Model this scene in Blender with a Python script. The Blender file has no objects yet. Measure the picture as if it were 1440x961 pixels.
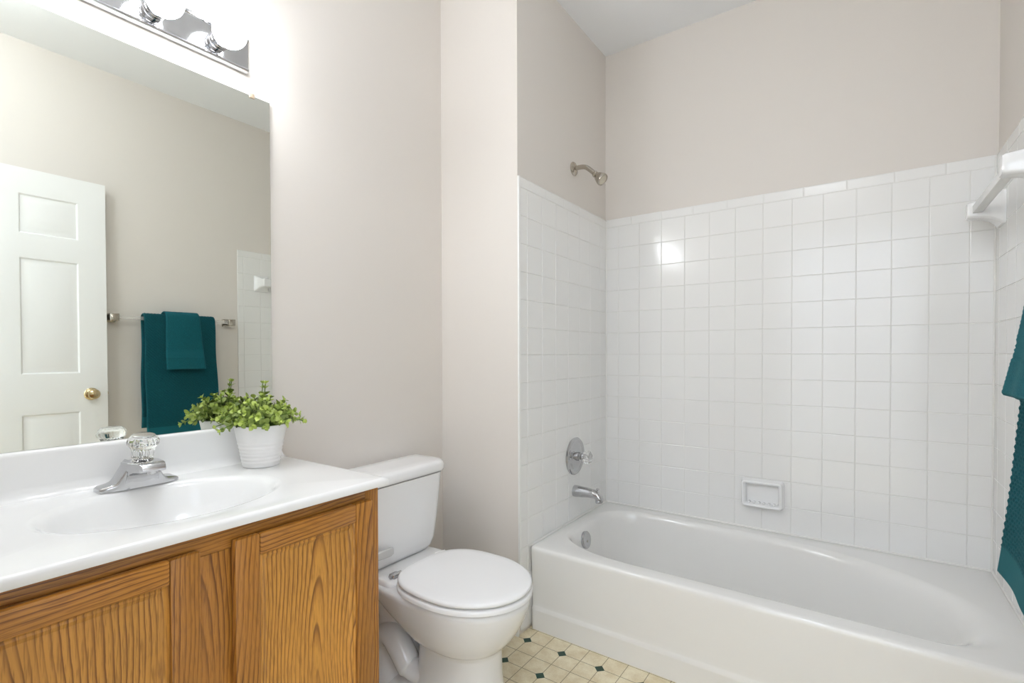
import bpy, bmesh, math, random
from mathutils import Vector, Matrix
random.seed(7)
C = bpy.context.scene
COL = C.collection
PI = math.pi

# ------------------------------------------------------------------ camera, light, exposure
cam_d = bpy.data.cameras.new('camera')
cam = bpy.data.objects.new('camera', cam_d); COL.objects.link(cam)
YAW, PITCH, ROLL = 0.6137, 0.01374, -0.00285
r0 = Vector((math.cos(YAW), math.sin(YAW), 0))
fw = Vector((-math.sin(YAW)*math.cos(PITCH), math.cos(YAW)*math.cos(PITCH), -math.sin(PITCH)))
u0 = r0.cross(fw)
rt = math.cos(ROLL)*r0 + math.sin(ROLL)*u0
up = -math.sin(ROLL)*r0 + math.cos(ROLL)*u0
M = Matrix((rt, up, -fw)).transposed().to_4x4()
M.translation = (1.09323, -2.40855, 1.11489)
cam.matrix_world = M
cam_d.sensor_width = 36; cam_d.sensor_fit = 'HORIZONTAL'
cam_d.lens = 697.377/1440*36
cam_d.shift_y = (506.93-480.5)/1440
cam_d.clip_start = 0.02
C.camera = cam

C.view_settings.view_transform = 'Standard'
C.view_settings.look = 'None'
C.view_settings.gamma = 1
C.view_settings.use_curve_mapping = False
C.view_settings.exposure = 0.26

world = bpy.data.worlds.new('world'); C.world = world
world.use_nodes = True
bg = world.node_tree.nodes['Background']
bg.inputs['Color'].default_value = (0.80, 0.88, 1.0, 1)
bg.inputs['Strength'].default_value = 1.0

BULB_STRENGTH = 42.0
HALL_FILL_POWER = 46.0
CEIL_FILL_POWER = 9.5

def area_light(name, loc, target, sx, sy, power, color):
    d = bpy.data.lights.new(name, 'AREA'); d.shape = 'RECTANGLE'; d.size = sx; d.size_y = sy
    d.energy = power; d.color = color
    o = bpy.data.objects.new(name, d); COL.objects.link(o)
    o.location = loc
    o.rotation_euler = (Vector(target)-Vector(loc)).to_track_quat('-Z', 'Y').to_euler()
    return o
# added fill, no real lamp: washes the hall end wall for bounced light
area_light('hall_fill_light', (1.02, -2.56, 2.36), (1.02, -4.2, 1.9), 1.1, 0.3, HALL_FILL_POWER, (0.90, 0.965, 1.05))
# added unseen fill point under the ceiling by the door; no fixture there
ld = bpy.data.lights.new('ceiling_fill_light', 'POINT'); ld.energy = CEIL_FILL_POWER; ld.shadow_soft_size = 0.09; ld.color = (0.90, 0.965, 1.05)
lo = bpy.data.objects.new('ceiling_fill_light', ld); COL.objects.link(lo); lo.location = (0.85, -2.13, 2.57)

C.cycles.use_denoising = True
C.cycles.max_bounces = 12
C.cycles.diffuse_bounces = 7
C.cycles.glossy_bounces = 6
C.cycles.transmission_bounces = 10
C.cycles.blur_glossy = 1.0
C.cycles.sample_clamp_indirect = 6.0

# ------------------------------------------------------------------ helpers
W = -0.408            # vanity wall plane
L = 1.478             # tub alcove length (tile face to tile face)
YP = -0.8085          # face of the short return wall by the toilet
YN = -2.365           # near wall (door wall)
ZC = 2.661            # ceiling
PT = 0.1095           # tile pitch

def world_loc(o):
    v = Vector((0, 0, 0))
    while o is not None:
        v += Vector(o.location); o = o.parent
    return v

def link_mesh(name, bm, mats, parent=None, angle=35, loc=None):
    if loc is None:
        off = world_loc(parent) if parent else Vector((0, 0, 0))
    else:
        off = Vector(loc)
    if off.length > 0:
        bmesh.ops.translate(bm, verts=bm.verts, vec=-off)
    me = bpy.data.meshes.new(name)
    bm.normal_update()
    bm.to_mesh(me); bm.free()
    if not isinstance(mats, (list, tuple)): mats = [mats]
    for m in mats: me.materials.append(m)
    if angle is not None:
        for p in me.polygons: p.use_smooth = True
        me.set_sharp_from_angle(angle=math.radians(angle))
    o = bpy.data.objects.new(name, me); COL.objects.link(o)
    if parent: o.parent = parent
    elif loc is not None: o.location = loc
    return o

def thing(name, label, cat, loc, group=None):
    o = bpy.data.objects.new(name, None); COL.objects.link(o)
    o.location = loc; o.empty_display_size = 0.05
    o['label'] = label; o['category'] = cat
    if group: o['group'] = group
    return o

def tag(o, label, cat, group=None):
    o['label'] = label; o['category'] = cat
    if group: o['group'] = group
    return o

def structure(name, bm, mats, parent=None, angle=35):
    o = link_mesh(name, bm, mats, parent, angle)
    o['kind'] = 'structure'
    return o

def box(bm, x0, x1, y0, y1, z0, z1, bev=0.0, seg=2, mat=0):
    before = set(bm.verts)
    g = bmesh.ops.create_cube(bm, size=1)
    for v in g['verts']:
        v.co = Vector((x0+(v.co.x+.5)*(x1-x0), y0+(v.co.y+.5)*(y1-y0), z0+(v.co.z+.5)*(z1-z0)))
    if bev > 0:
        es = list({e for v in g['verts'] for e in v.link_edges})
        bmesh.ops.bevel(bm, geom=es, offset=bev, segments=seg, profile=0.5, affect='EDGES')
    new = [v for v in bm.verts if v not in before]
    if mat:
        for f in {f for v in new for f in v.link_faces}: f.material_index = mat
    return new

def loft(bm, rings, cap0=True, cap1=True, closed=True, mat=0):
    vs = [[bm.verts.new(p) for p in r] for r in rings]
    n = len(vs[0]); fs = []
    for a, b in zip(vs[:-1], vs[1:]):
        for i in range(n if closed else n-1):
            j = (i+1) % n
            fs.append(bm.faces.new((a[i], a[j], b[j], b[i])))
    if cap0: fs.append(bm.faces.new(list(reversed(vs[0]))))
    if cap1: fs.append(bm.faces.new(vs[-1]))
    for f in fs: f.material_index = mat
    return vs

def fix(bm):
    bmesh.ops.recalc_face_normals(bm, faces=bm.faces)

def circle(c, ax, r, n=32, ry=None, ph=0):
    ax = Vector(ax).normalized()
    h = Vector((0, 0, 1)) if abs(ax.z) < .9 else Vector((1, 0, 0))
    a = h.cross(ax).normalized(); b = ax.cross(a)
    c = Vector(c); ry = r if ry is None else ry
    return [c + a*(r*math.cos(2*PI*i/n+ph)) + b*(ry*math.sin(2*PI*i/n+ph)) for i in range(n)]

def lathe(bm, c, ax, prof, n=32, mat=0, cap0=True, cap1=True, flute=None):
    """prof: list of (distance along axis, radius)"""
    ax = Vector(ax).normalized(); c = Vector(c)
    rings = []
    for d, r in prof:
        rr = circle(c+ax*d, ax, max(r, 1e-5), n)
        if flute:
            k, amp = flute
            cc = c+ax*d
            rr = [cc+(p-cc)*(1-amp*(0.5+0.5*math.cos(k*2*PI*i/n))) for i, p in enumerate(rr)]
        rings.append(rr)
    return loft(bm, rings, cap0, cap1, True, mat)

def tube(bm, pts, rad, n=12, mat=0):
    pts = [Vector(p) for p in pts]
    rings = []
    ref = None
    for i, p in enumerate(pts):
        t = (pts[min(i+1, len(pts)-1)]-pts[max(i-1, 0)]).normalized()
        if ref is None:
            h = Vector((0, 0, 1)) if abs(t.z) < .9 else Vector((1, 0, 0))
            ref = h.cross(t).normalized()
        ref = (ref - t*ref.dot(t)).normalized()
        b = t.cross(ref)
        r = rad[i] if isinstance(rad, (list, tuple)) else rad
        rings.append([p+ref*(r*math.cos(2*PI*k/n))+b*(r*math.sin(2*PI*k/n)) for k in range(n)])
    return loft(bm, rings, True, True, True, mat)

def bez(p, n=12):
    """Catmull-Rom through the points"""
    p = [Vector(q) for q in p]; out = []
    for i in range(len(p)-1):
        a = p[max(i-1, 0)]; b = p[i]; c = p[i+1]; d = p[min(i+2, len(p)-1)]
        for k in range(n):
            t = k/n
            out.append(0.5*((2*b)+(c-a)*t+(2*a-5*b+4*c-d)*t*t+(3*b-a-3*c+d)*t**3))
    out.append(p[-1]); return out

def rrect(x0, x1, y0, y1, r, n=8):
    """rounded rectangle outline, counter-clockwise; r = radius or 4 radii (x1y1, x0y1, x0y0, x1y0) each float or (rx, ry)"""
    if not isinstance(r, (list, tuple)): r = [r]*4
    r = [q if isinstance(q, (list, tuple)) else (q, q) for q in r]
    out = []
    for k, (cx, cy) in enumerate(((x1, y1), (x0, y1), (x0, y0), (x1, y0))):
        sx = -1 if cx == x1 else 1; sy = -1 if cy == y1 else 1
        ox, oy = cx+sx*r[k][0], cy+sy*r[k][1]
        for i in range(n+1):
            a = PI/2*(k+i/n)
            out.append((ox+r[k][0]*math.cos(a), oy+r[k][1]*math.sin(a)))
    return out

def ring(o, z): return [Vector((x, y, z)) for x, y in o]

# ------------------------------------------------------------------ materials
def mat_new(name):
    m = bpy.data.materials.new(name); m.use_nodes = True
    nt = m.node_tree; b = nt.nodes['Principled BSDF']
    return m, nt, b
def nd(nt, t, **kw):
    n = nt.nodes.new(t)
    for k, v in kw.items():
        if k.startswith('i_'):
            key = k[2:]; key = int(key) if key.isdigit() else key.replace('_', ' ')
            if hasattr(v, 'links') or isinstance(v, bpy.types.NodeSocket): nt.links.new(v, n.inputs[key])
            else: n.inputs[key].default_value = v
        else: setattr(n, k, v)
    return n
def math_n(nt, op, a, b=None, c=None):
    n = nt.nodes.new('ShaderNodeMath'); n.operation = op
    for i, v in enumerate((a, b, c)):
        if v is None: continue
        if isinstance(v, bpy.types.NodeSocket): nt.links.new(v, n.inputs[i])
        else: n.inputs[i].default_value = v
    return n.outputs[0]
def bump_noise(nt, b, scale, strength, dist=0.001, detail=3):
    tc = nd(nt, 'ShaderNodeTexCoord')
    n = nd(nt, 'ShaderNodeTexNoise', i_Scale=scale, i_Detail=detail)
    nt.links.new(tc.outputs['Object'], n.inputs['Vector'])
    bp = nd(nt, 'ShaderNodeBump', i_Strength=strength, i_Distance=dist)
    nt.links.new(n.outputs['Fac'], bp.inputs['Height'])
    nt.links.new(bp.outputs['Normal'], b.inputs['Normal'])
def simple(name, col, rough=.4, metal=0, coat=0, bump=None, spec=.5):
    m, nt, b = mat_new(name)
    b.inputs['Base Color'].default_value = (*col, 1)
    b.inputs['Roughness'].default_value = rough
    b.inputs['Metallic'].default_value = metal
    b.inputs['Coat Weight'].default_value = coat
    b.inputs['Specular IOR Level'].default_value = spec
    if bump: bump_noise(nt, b, *bump)
    return m

M_paint = simple('wall_paint', (0.72, 0.678, 0.632), .55, bump=(90, .12, .0006), spec=.35)
M_ceil = simple('ceiling_paint', (0.885, 0.90, 0.925), .8)
M_trim = simple('trim_paint', (0.82, 0.82, 0.80), .35)
M_door = simple('door_paint', (0.83, 0.83, 0.82), .4)
M_tile = simple('white_glazed_tile', (0.82, 0.815, 0.80), .14, bump=(7, .10, .002, 1))
M_grout = simple('grout', (0.74, 0.73, 0.70), .7)
M_tub = simple('tub_enamel', (0.82, 0.81, 0.785), .12, coat=.3)
M_porc = simple('white_porcelain', (0.83, 0.83, 0.83), .08, coat=.4)
M_seat = simple('white_seat_plastic', (0.86, 0.86, 0.86), .22)
M_marble = simple('cultured_marble', (0.86, 0.86, 0.855), .12, coat=.3)
M_chrome = simple('chrome', (0.54, 0.54, 0.55), .09, 1)
M_nickel = simple('brushed_nickel', (0.50, 0.46, 0.40), .22, 1)
M_brass = simple('antique_brass', (0.62, 0.50, 0.30), .18, 1)
M_caulk = simple('white_caulk', (0.80, 0.79, 0.76), .5)
M_dark = simple('dark_gap', (0.02, 0.02, 0.02), .6)
M_pot = simple('white_ceramic_pot', (0.84, 0.83, 0.82), .3)
M_soil = simple('dark_soil', (0.035, 0.028, 0.02), .9, bump=(120, .6, .004))
M_stem = simple('plant_stem', (0.13, 0.22, 0.04), .6)
M_clip = simple('clear_plastic_clip', (0.42, 0.33, 0.24), .3)
M_dial = simple('handle_insert', (0.72, 0.72, 0.73), .15, 1)

def glass_mat(name, col, rough=0.03, ior=1.46, trans=1.0):
    m, nt, b = mat_new(name)
    b.inputs['Base Color'].default_value = (*col, 1)
    b.inputs['Transmission Weight'].default_value = trans
    b.inputs['Roughness'].default_value = rough
    b.inputs['IOR'].default_value = ior
    return m
M_rod = glass_mat('frosted_acrylic', (0.93, 0.92, 0.90), .22, 1.49, .75)
M_acrylic = glass_mat('clear_acrylic', (0.97, 0.97, 0.96), .04, 1.49)

def mirror_mat():
    m, nt, b = mat_new('mirror_silver')
    b.inputs['Base Color'].default_value = (0.85, 0.87, 0.815, 1)
    b.inputs['Metallic'].default_value = 1
    b.inputs['Roughness'].default_value = 0.0
    return m
M_mirror = mirror_mat()
M_edge = simple('glass_edge', (0.45, 0.55, 0.48), .15)

def bulb_mat():
    m, nt, b = mat_new('lit_frosted_bulb')
    b.inputs['Base Color'].default_value = (1, 1, 1, 1)
    b.inputs['Emission Color'].default_value = (0.93, 0.97, 1.02, 1)
    b.inputs['Emission Strength'].default_value = BULB_STRENGTH
    return m
M_bulb = bulb_mat()

def oak_mat(name, light, mid, dark, ringf=62.0):
    m, nt, b = mat_new(name)
    at = nd(nt, 'ShaderNodeAttribute', attribute_name='grain')
    sp = nd(nt, 'ShaderNodeSeparateXYZ'); nt.links.new(at.outputs['Vector'], sp.inputs[0])
    a, d, l = sp.outputs
    # low frequency wobble of the ring lines
    cv = nd(nt, 'ShaderNodeCombineXYZ')
    nt.links.new(math_n(nt, 'MULTIPLY', a, 7.0), cv.inputs[0]); nt.links.new(math_n(nt, 'MULTIPLY', l, 2.0), cv.inputs[1]); nt.links.new(d, cv.inputs[2])
    n1 = nd(nt, 'ShaderNodeTexNoise', i_Scale=1.0, i_Detail=2.0); nt.links.new(cv.outputs[0], n1.inputs['Vector'])
    wob = math_n(nt, 'MULTIPLY', math_n(nt, 'SUBTRACT', n1.outputs['Fac'], .5), .058)
    cw = nd(nt, 'ShaderNodeCombineXYZ')
    nt.links.new(math_n(nt, 'MULTIPLY', a, 60.0), cw.inputs[0]); nt.links.new(math_n(nt, 'MULTIPLY', l, 22.0), cw.inputs[1]); nt.links.new(d, cw.inputs[2])
    n2 = nd(nt, 'ShaderNodeTexNoise', i_Scale=1.0, i_Detail=3.0); nt.links.new(cw.outputs[0], n2.inputs['Vector'])
    wob2 = math_n(nt, 'MULTIPLY', math_n(nt, 'SUBTRACT', n2.outputs['Fac'], .5), .0028)
    aa = math_n(nt, 'ADD', math_n(nt, 'ADD', a, wob), wob2)
    ll = math_n(nt, 'MULTIPLY', l, 0.085)
    r = math_n(nt, 'SQRT', math_n(nt, 'ADD', math_n(nt, 'MULTIPLY', aa, aa), math_n(nt, 'MULTIPLY', ll, ll)))
    fr = math_n(nt, 'FRACT', math_n(nt, 'MULTIPLY', r, ringf))
    ramp = nd(nt, 'ShaderNodeValToRGB'); nt.links.new(fr, ramp.inputs[0])
    e = ramp.color_ramp.elements
    e[0].position = 0.0; e[0].color = (*light, 1)
    e[1].position = 1.0; e[1].color = (*light, 1)
    for p, c in ((.45, light), (.70, mid), (.86, dark), (.93, dark), (.98, mid)):
        q = e.new(p); q.color = (*c, 1)
    ck = nd(nt, 'ShaderNodeCombineXYZ')
    nt.links.new(math_n(nt, 'MULTIPLY', a, 26.0), ck.inputs[0]); nt.links.new(math_n(nt, 'MULTIPLY', l, 5.0), ck.inputs[1]); nt.links.new(math_n(nt, 'ADD', d, 7.0), ck.inputs[2])
    n5 = nd(nt, 'ShaderNodeTexNoise', i_Scale=1.0, i_Detail=2.0); nt.links.new(ck.outputs[0], n5.inputs['Vector'])
    pk = nd(nt, 'ShaderNodeMapRange', i_1=.34, i_2=.58, i_3=.38, i_4=1.0); nt.links.new(n5.outputs['Fac'], pk.inputs[0])
    rmix = nd(nt, 'ShaderNodeMixRGB'); nt.links.new(pk.outputs[0], rmix.inputs[0]); rmix.inputs[1].default_value = (*[(2*p+q)/3 for p, q in zip(light, mid)], 1); nt.links.new(ramp.outputs[0], rmix.inputs[2])
    # pores: fine dark flecks stretched along the grain
    cp = nd(nt, 'ShaderNodeCombineXYZ')
    nt.links.new(math_n(nt, 'MULTIPLY', a, 520.0), cp.inputs[0]); nt.links.new(math_n(nt, 'MULTIPLY', l, 26.0), cp.inputs[1]); nt.links.new(math_n(nt, 'MULTIPLY', d, 40.0), cp.inputs[2])
    n3 = nd(nt, 'ShaderNodeTexNoise', i_Scale=1.0, i_Detail=2.0); nt.links.new(cp.outputs[0], n3.inputs['Vector'])
    pr = nd(nt, 'ShaderNodeMapRange', i_1=.50, i_2=.68, i_3=0.0, i_4=.55); nt.links.new(n3.outputs['Fac'], pr.inputs[0])
    mix = nd(nt, 'ShaderNodeMixRGB', blend_type='MIX'); nt.links.new(pr.outputs[0], mix.inputs[0])
    nt.links.new(rmix.outputs[0], mix.inputs[1]); mix.inputs[2].default_value = (*dark, 1)
    # broad tone drift
    mix2 = nd(nt, 'ShaderNodeMixRGB', blend_type='MULTIPLY'); mix2.inputs[0].default_value = .55
    rr = nd(nt, 'ShaderNodeMapRange', i_1=.3, i_2=.7, i_3=.72, i_4=1.12); nt.links.new(n1.outputs['Fac'], rr.inputs[0])
    nt.links.new(mix.outputs[0], mix2.inputs[1]); nt.links.new(rr.outputs[0], mix2.inputs[2])
    nt.links.new(mix2.outputs[0], b.inputs['Base Color'])
    b.inputs['Roughness'].default_value = .32
    b.inputs['Coat Weight'].default_value = .10; b.inputs['Coat Roughness'].default_value = .2
    bp = nd(nt, 'ShaderNodeBump', i_Strength=.25, i_Distance=.0006, invert=True); nt.links.new(pr.outputs[0], bp.inputs['Height'])
    nt.links.new(bp.outputs[0], b.inputs['Normal'])
    return m
M_oak = oak_mat('honey_oak', (0.66, 0.318, 0.058), (0.49, 0.215, 0.040), (0.215, 0.082, 0.018), 112.0)
M_oak2 = oak_mat('honey_oak_frame', (0.49, 0.212, 0.036), (0.36, 0.145, 0.025), (0.170, 0.060, 0.013), 130.0)

def floor_mat():
    """sheet vinyl: cream squares on a 3 inch grid, a small green diamond on every second crossing"""
    m, nt, b = mat_new('vinyl_floor')
    tc = nd(nt, 'ShaderNodeTexCoord'); sp = nd(nt, 'ShaderNodeSeparateXYZ'); nt.links.new(tc.outputs['Object'], sp.inputs[0])
    x, y = sp.outputs[0], sp.outputs[1]
    P = 0.1525
    def wrap(s, off, per):   # signed distance to nearest multiple
        t = math_n(nt, 'DIVIDE', math_n(nt, 'SUBTRACT', s, off), per)
        f = math_n(nt, 'SUBTRACT', t, math_n(nt, 'ROUND', t))
        return math_n(nt, 'ABSOLUTE', math_n(nt, 'MULTIPLY', f, per))
    OX, OY = 0.0385, -0.8125
    lx = wrap(x, OX, P/2); ly = wrap(y, OY, P/2)
    line = math_n(nt, 'LESS_THAN', math_n(nt, 'MINIMUM', lx, ly), .0012)
    dd = math_n(nt, 'ADD', wrap(x, OX, P), wrap(y, OY, P))
    dia = math_n(nt, 'LESS_THAN', dd, .0195)
    n = nd(nt, 'ShaderNodeTexNoise', i_Scale=22.0, i_Detail=5.0); nt.links.new(tc.outputs['Object'], n.inputs['Vector'])
    n4 = nd(nt, 'ShaderNodeTexNoise', i_Scale=160.0, i_Detail=3.0); nt.links.new(tc.outputs['Object'], n4.inputs['Vector'])
    s = math_n(nt, 'ADD', math_n(nt, 'MULTIPLY', n.outputs['Fac'], .7), math_n(nt, 'MULTIPLY', n4.outputs['Fac'], .3))
    ramp = nd(nt, 'ShaderNodeValToRGB'); nt.links.new(s, ramp.inputs[0])
    e = ramp.color_ramp.elements
    e[0].position = .32; e[0].color = (.66, .545, .335, 1); e[1].position = .66; e[1].color = (.86, .785, .585, 1)
    m1 = nd(nt, 'ShaderNodeMixRGB'); nt.links.new(line, m1.inputs[0]); nt.links.new(ramp.outputs[0], m1.inputs[1]); m1.inputs[2].default_value = (.30, .24, .14, 1)
    m2 = nd(nt, 'ShaderNodeMixRGB'); nt.links.new(dia, m2.inputs[0]); nt.links.new(m1.outputs[0], m2.inputs[1]); m2.inputs[2].default_value = (.012, .055, .035, 1)
    nt.links.new(m2.outputs[0], b.inputs['Base Color']); b.inputs['Roughness'].default_value = .35
    return m
M_floor = floor_mat()

def towel_mat(name, dark, lite, scale):
    m, nt, b = mat_new(name)
    tc = nd(nt, 'ShaderNodeTexCoord')
    n = nd(nt, 'ShaderNodeTexNoise', i_Scale=scale, i_Detail=4.0); nt.links.new(tc.outputs['Object'], n.inputs['Vector'])
    ramp = nd(nt, 'ShaderNodeValToRGB'); nt.links.new(n.outputs['Fac'], ramp.inputs[0])
    ramp.color_ramp.elements[0].position = .3; ramp.color_ramp.elements[0].color = (*dark, 1)
    ramp.color_ramp.elements[1].position = .72; ramp.color_ramp.elements[1].color = (*lite, 1)
    nt.links.new(ramp.outputs[0], b.inputs['Base Color'])
    b.inputs['Roughness'].default_value = .95; b.inputs['Specular IOR Level'].default_value = .15
    b.inputs['Sheen Weight'].default_value = .12; b.inputs['Sheen Roughness'].default_value = .5; b.inputs['Sheen Tint'].default_value = (.3, .7, .75, 1)
    bp = nd(nt, 'ShaderNodeBump', i_Strength=.7, i_Distance=.0015); nt.links.new(n.outputs['Fac'], bp.inputs['Height'])
    nt.links.new(bp.outputs[0], b.inputs['Normal'])
    return m
M_towel = towel_mat('teal_terry', (0.004, 0.058, 0.076), (0.010, 0.115, 0.140), 420)
M_band = towel_mat('teal_woven_band', (0.007, 0.080, 0.100), (0.012, 0.118, 0.142), 700)
M_weave = towel_mat('teal_basket_weave', (0.0025, 0.044, 0.058), (0.006, 0.085, 0.105), 300)

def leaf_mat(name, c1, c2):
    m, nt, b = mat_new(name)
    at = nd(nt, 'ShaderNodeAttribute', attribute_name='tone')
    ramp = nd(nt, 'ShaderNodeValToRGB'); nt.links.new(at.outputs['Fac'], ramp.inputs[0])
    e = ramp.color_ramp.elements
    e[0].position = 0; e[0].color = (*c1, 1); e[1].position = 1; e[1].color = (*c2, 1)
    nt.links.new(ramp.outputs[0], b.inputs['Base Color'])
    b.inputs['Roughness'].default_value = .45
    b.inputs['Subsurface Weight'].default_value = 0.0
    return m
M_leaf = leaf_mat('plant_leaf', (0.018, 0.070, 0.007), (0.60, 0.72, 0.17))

# ------------------------------------------------------------------ room shell
T = 0.12
bm = bmesh.new(); box(bm, W-.2, 2.6, -4.4, .2, -.08, 0); structure('floor', bm, M_floor, angle=None)
bm = bmesh.new(); box(bm, W-.2, 2.6, -4.4, .2, ZC, ZC+.08); structure('ceiling', bm, M_ceil, angle=None)
TB = .006   # tile stands proud of the painted wall
bm = bmesh.new(); box(bm, W-T, W, YN-T, .12, 0, ZC); wall_left = structure('wall_left', bm, M_paint, angle=None)
bm = bmesh.new(); box(bm, -TB, L+TB, TB, TB+T, 0, ZC); wall_back = structure('wall_back', bm, M_paint, angle=None)
bm = bmesh.new(); box(bm, L+TB, L+TB+T, YN-T, TB+T, 0, ZC); wall_right = structure('wall_right', bm, M_paint, angle=None)
# short return wall: a chase beside the toilet that carries the shower plumbing
bm = bmesh.new(); box(bm, W, -TB, YP, TB+.1, 0, ZC, 0); wall_mid = structure('wall_middle', bm, M_paint, angle=None)
# near wall with the doorway the camera stands in
DX0, DX1, DH = 0.57, 1.44, 2.055
bm = bmesh.new()
box(bm, W, DX0, YN-T, YN, 0, ZC); box(bm, DX0, DX1, YN-T, YN, DH, ZC); box(bm, DX1, L+TB, YN-T, YN, 0, ZC)
structure('wall_front', bm, M_paint, angle=None)
bm = bmesh.new()
for x0, x1 in ((DX0-.056, DX0), (DX1, DX1+.034)):
    box(bm, x0, x1, YN, YN+.014, 0, DH+.056, .003)
box(bm, DX0, DX1, YN, YN+.014, DH, DH+.056, .003)
structure('trim_1', bm, M_trim)
# the hall behind the camera, white painted
HX0, HX1, HY = 0.10, 2.3, -4.2
bm = bmesh.new()
box(bm, HX0-T, HX0, HY, YN-T, 0, ZC); box(bm, L+TB+T, HX1, YN-T, YN, 0, ZC)
box(bm, HX0-T, HX1+T, HY-T, HY, 0, ZC)
box(bm, HX1, HX1+T, HY, YN-T, 0, ZC)
structure('wall_hall', bm, M_ceil, angle=None)

# ---- ceramic tile, one mesh per wall, every tile with its own eased edge
def tile_panel(O, U, V, N, us, vs, gap=.0016, e=.0018, wob=.0022):
    """O origin on the tile face; us, vs joint positions"""
    bm = bmesh.new()
    O, U, V, N = Vector(O), Vector(U), Vector(V), Vector(N)
    def P(u, v, h): return O+U*u+V*v+N*h
    # grout bed
    q = [bm.verts.new(P(*a)) for a in ((us[0], vs[0], -.0016), (us[-1], vs[0], -.0016), (us[-1], vs[-1], -.0016), (us[0], vs[-1], -.0016))]
    f = bm.faces.new(q); f.material_index = 1
    for u0_, u1_ in zip(us[:-1], us[1:]):
        for v0_, v1_ in zip(vs[:-1], vs[1:]):
            g = gap/2
            tu, tv = random.uniform(-wob, wob), random.uniform(-wob, wob)
            cu, cv = (u0_+u1_)/2, (v0_+v1_)/2
            rings = []
            for ins, h in ((g, -.0058), (g, -.0016), (g+e*.35, -.0005), (g+e, 0)):
                rr = []
                for (u, v) in ((u0_+ins, v0_+ins), (u1_-ins, v0_+ins), (u1_-ins, v1_-ins), (u0_+ins, v1_-ins)):
                    hh = h + ((u-cu)*tu+(v-cv)*tv if h > -.003 else 0)
                    rr.append(P(u, v, hh))
                rings.append(rr)
            loft(bm, rings, False, True)
    fix(bm)
    return bm

ZB = 1.766
vsr = [0.0] + [ZB-PT*k for k in range(13, -1, -1)]
vsr = [z for z in vsr if z >= 0]
rows_full = sorted(set([0.015] + [round(ZB-PT*k, 5) for k in range(16, -1, -1) if ZB-PT*k > .03]))
rows_tub = [ZB-PT*k for k in range(13, -1, -1)]; rows_tub[0] = .336
ub = [0.0] + [0.0676+.11186*k for k in range(13)] + [L]
def with_kind(o):
    o['kind'] = 'structure'; return o
o = with_kind(link_mesh('tile_surround', tile_panel((0, 0, 0), (1, 0, 0), (0, 0, 1), (0, -1, 0), ub, rows_tub), [M_tile, M_grout], wall_back, None))
bl = [0.0, .138] + [.2905+.1505*k for k in range(8)]; bl = [b_ for b_ in bl if b_ < L-.04] + [L]
with_kind(link_mesh('bullnose_cap', tile_panel((0, 0, 0), (1, 0, 0), (0, 0, 1), (0, -1, 0), bl, [ZB, 1.808], e=.004, wob=.0008), [M_tile, M_grout], o, None))
# shower wall (faces +x)
ys = [-.798, -.748, -.635, -.5225, -.41, -.298, -.186, -.074, 0.0]
o = with_kind(link_mesh('tile_surround', tile_panel((0, 0, 0), (0, 1, 0), (0, 0, 1), (1, 0, 0), ys, rows_full), [M_tile, M_grout], wall_mid, None))
with_kind(link_mesh('bullnose_cap', tile_panel((0, 0, 0), (0, 1, 0), (0, 0, 1), (1, 0, 0), [-.798, -.60, -.45, -.30, -.15, 0], [ZB, 1.808], e=.004, wob=.0008), [M_tile, M_grout], o, None))
# right wall (faces -x)
yr = [0.0, -.056, -.168, -.2805, -.392, -.504, -.616, -.728, -.767]
yr = [-y for y in yr]
o = with_kind(link_mesh('tile_surround', tile_panel((L, 0, 0), (0, -1, 0), (0, 0, 1), (-1, 0, 0), yr, rows_full), [M_tile, M_grout], wall_right, None))
with_kind(link_mesh('bullnose_cap', tile_panel((L, 0, 0), (0, -1, 0), (0, 0, 1), (-1, 0, 0), [0, .15, .30, .45, .60, .767], [ZB, 1.808], e=.004, wob=.0008), [M_tile, M_grout], o, None))
# corner and tub caulk beads, and the plastic edge strip on the return wall corner
bm = bmesh.new()
tube(bm, [(.0015, -.0015, .336), (.0015, -.0015, 1.80)], .004, 8)
tube(bm, [(L-.0015, -.0015, .336), (L-.0015, -.0015, 1.80)], .004, 8)
tube(bm, [(.0, -.001, .337), (L, -.001, .337)], .0045, 8)
tube(bm, [(.001, -.735, .337), (.001, 0, .337)], .0045, 8)
tube(bm, [(L-.001, -.735, .337), (L-.001, 0, .337)], .0045, 8)
structure('trim_2', bm, M_caulk)
bm = bmesh.new(); box(bm, -.006, .0025, -.8105, -.7985, .16, 1.808, .0022)
structure('trim_3', bm, M_trim)

# baseboards
def baseboard(name, x0, x1, y0, y1, h=.075):
    bm = bmesh.new(); box(bm, x0, x1, y0, y1, 0, h, .004); structure(name, bm, M_trim)
baseboard('baseboard_middle', W+.012, -.0, YP-.011, YP)
baseboard('baseboard_left', W, W+.011, -1.56, YP-.0)
baseboard('baseboard_right', L-.006, L+.006, -1.46, -.80)

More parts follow.
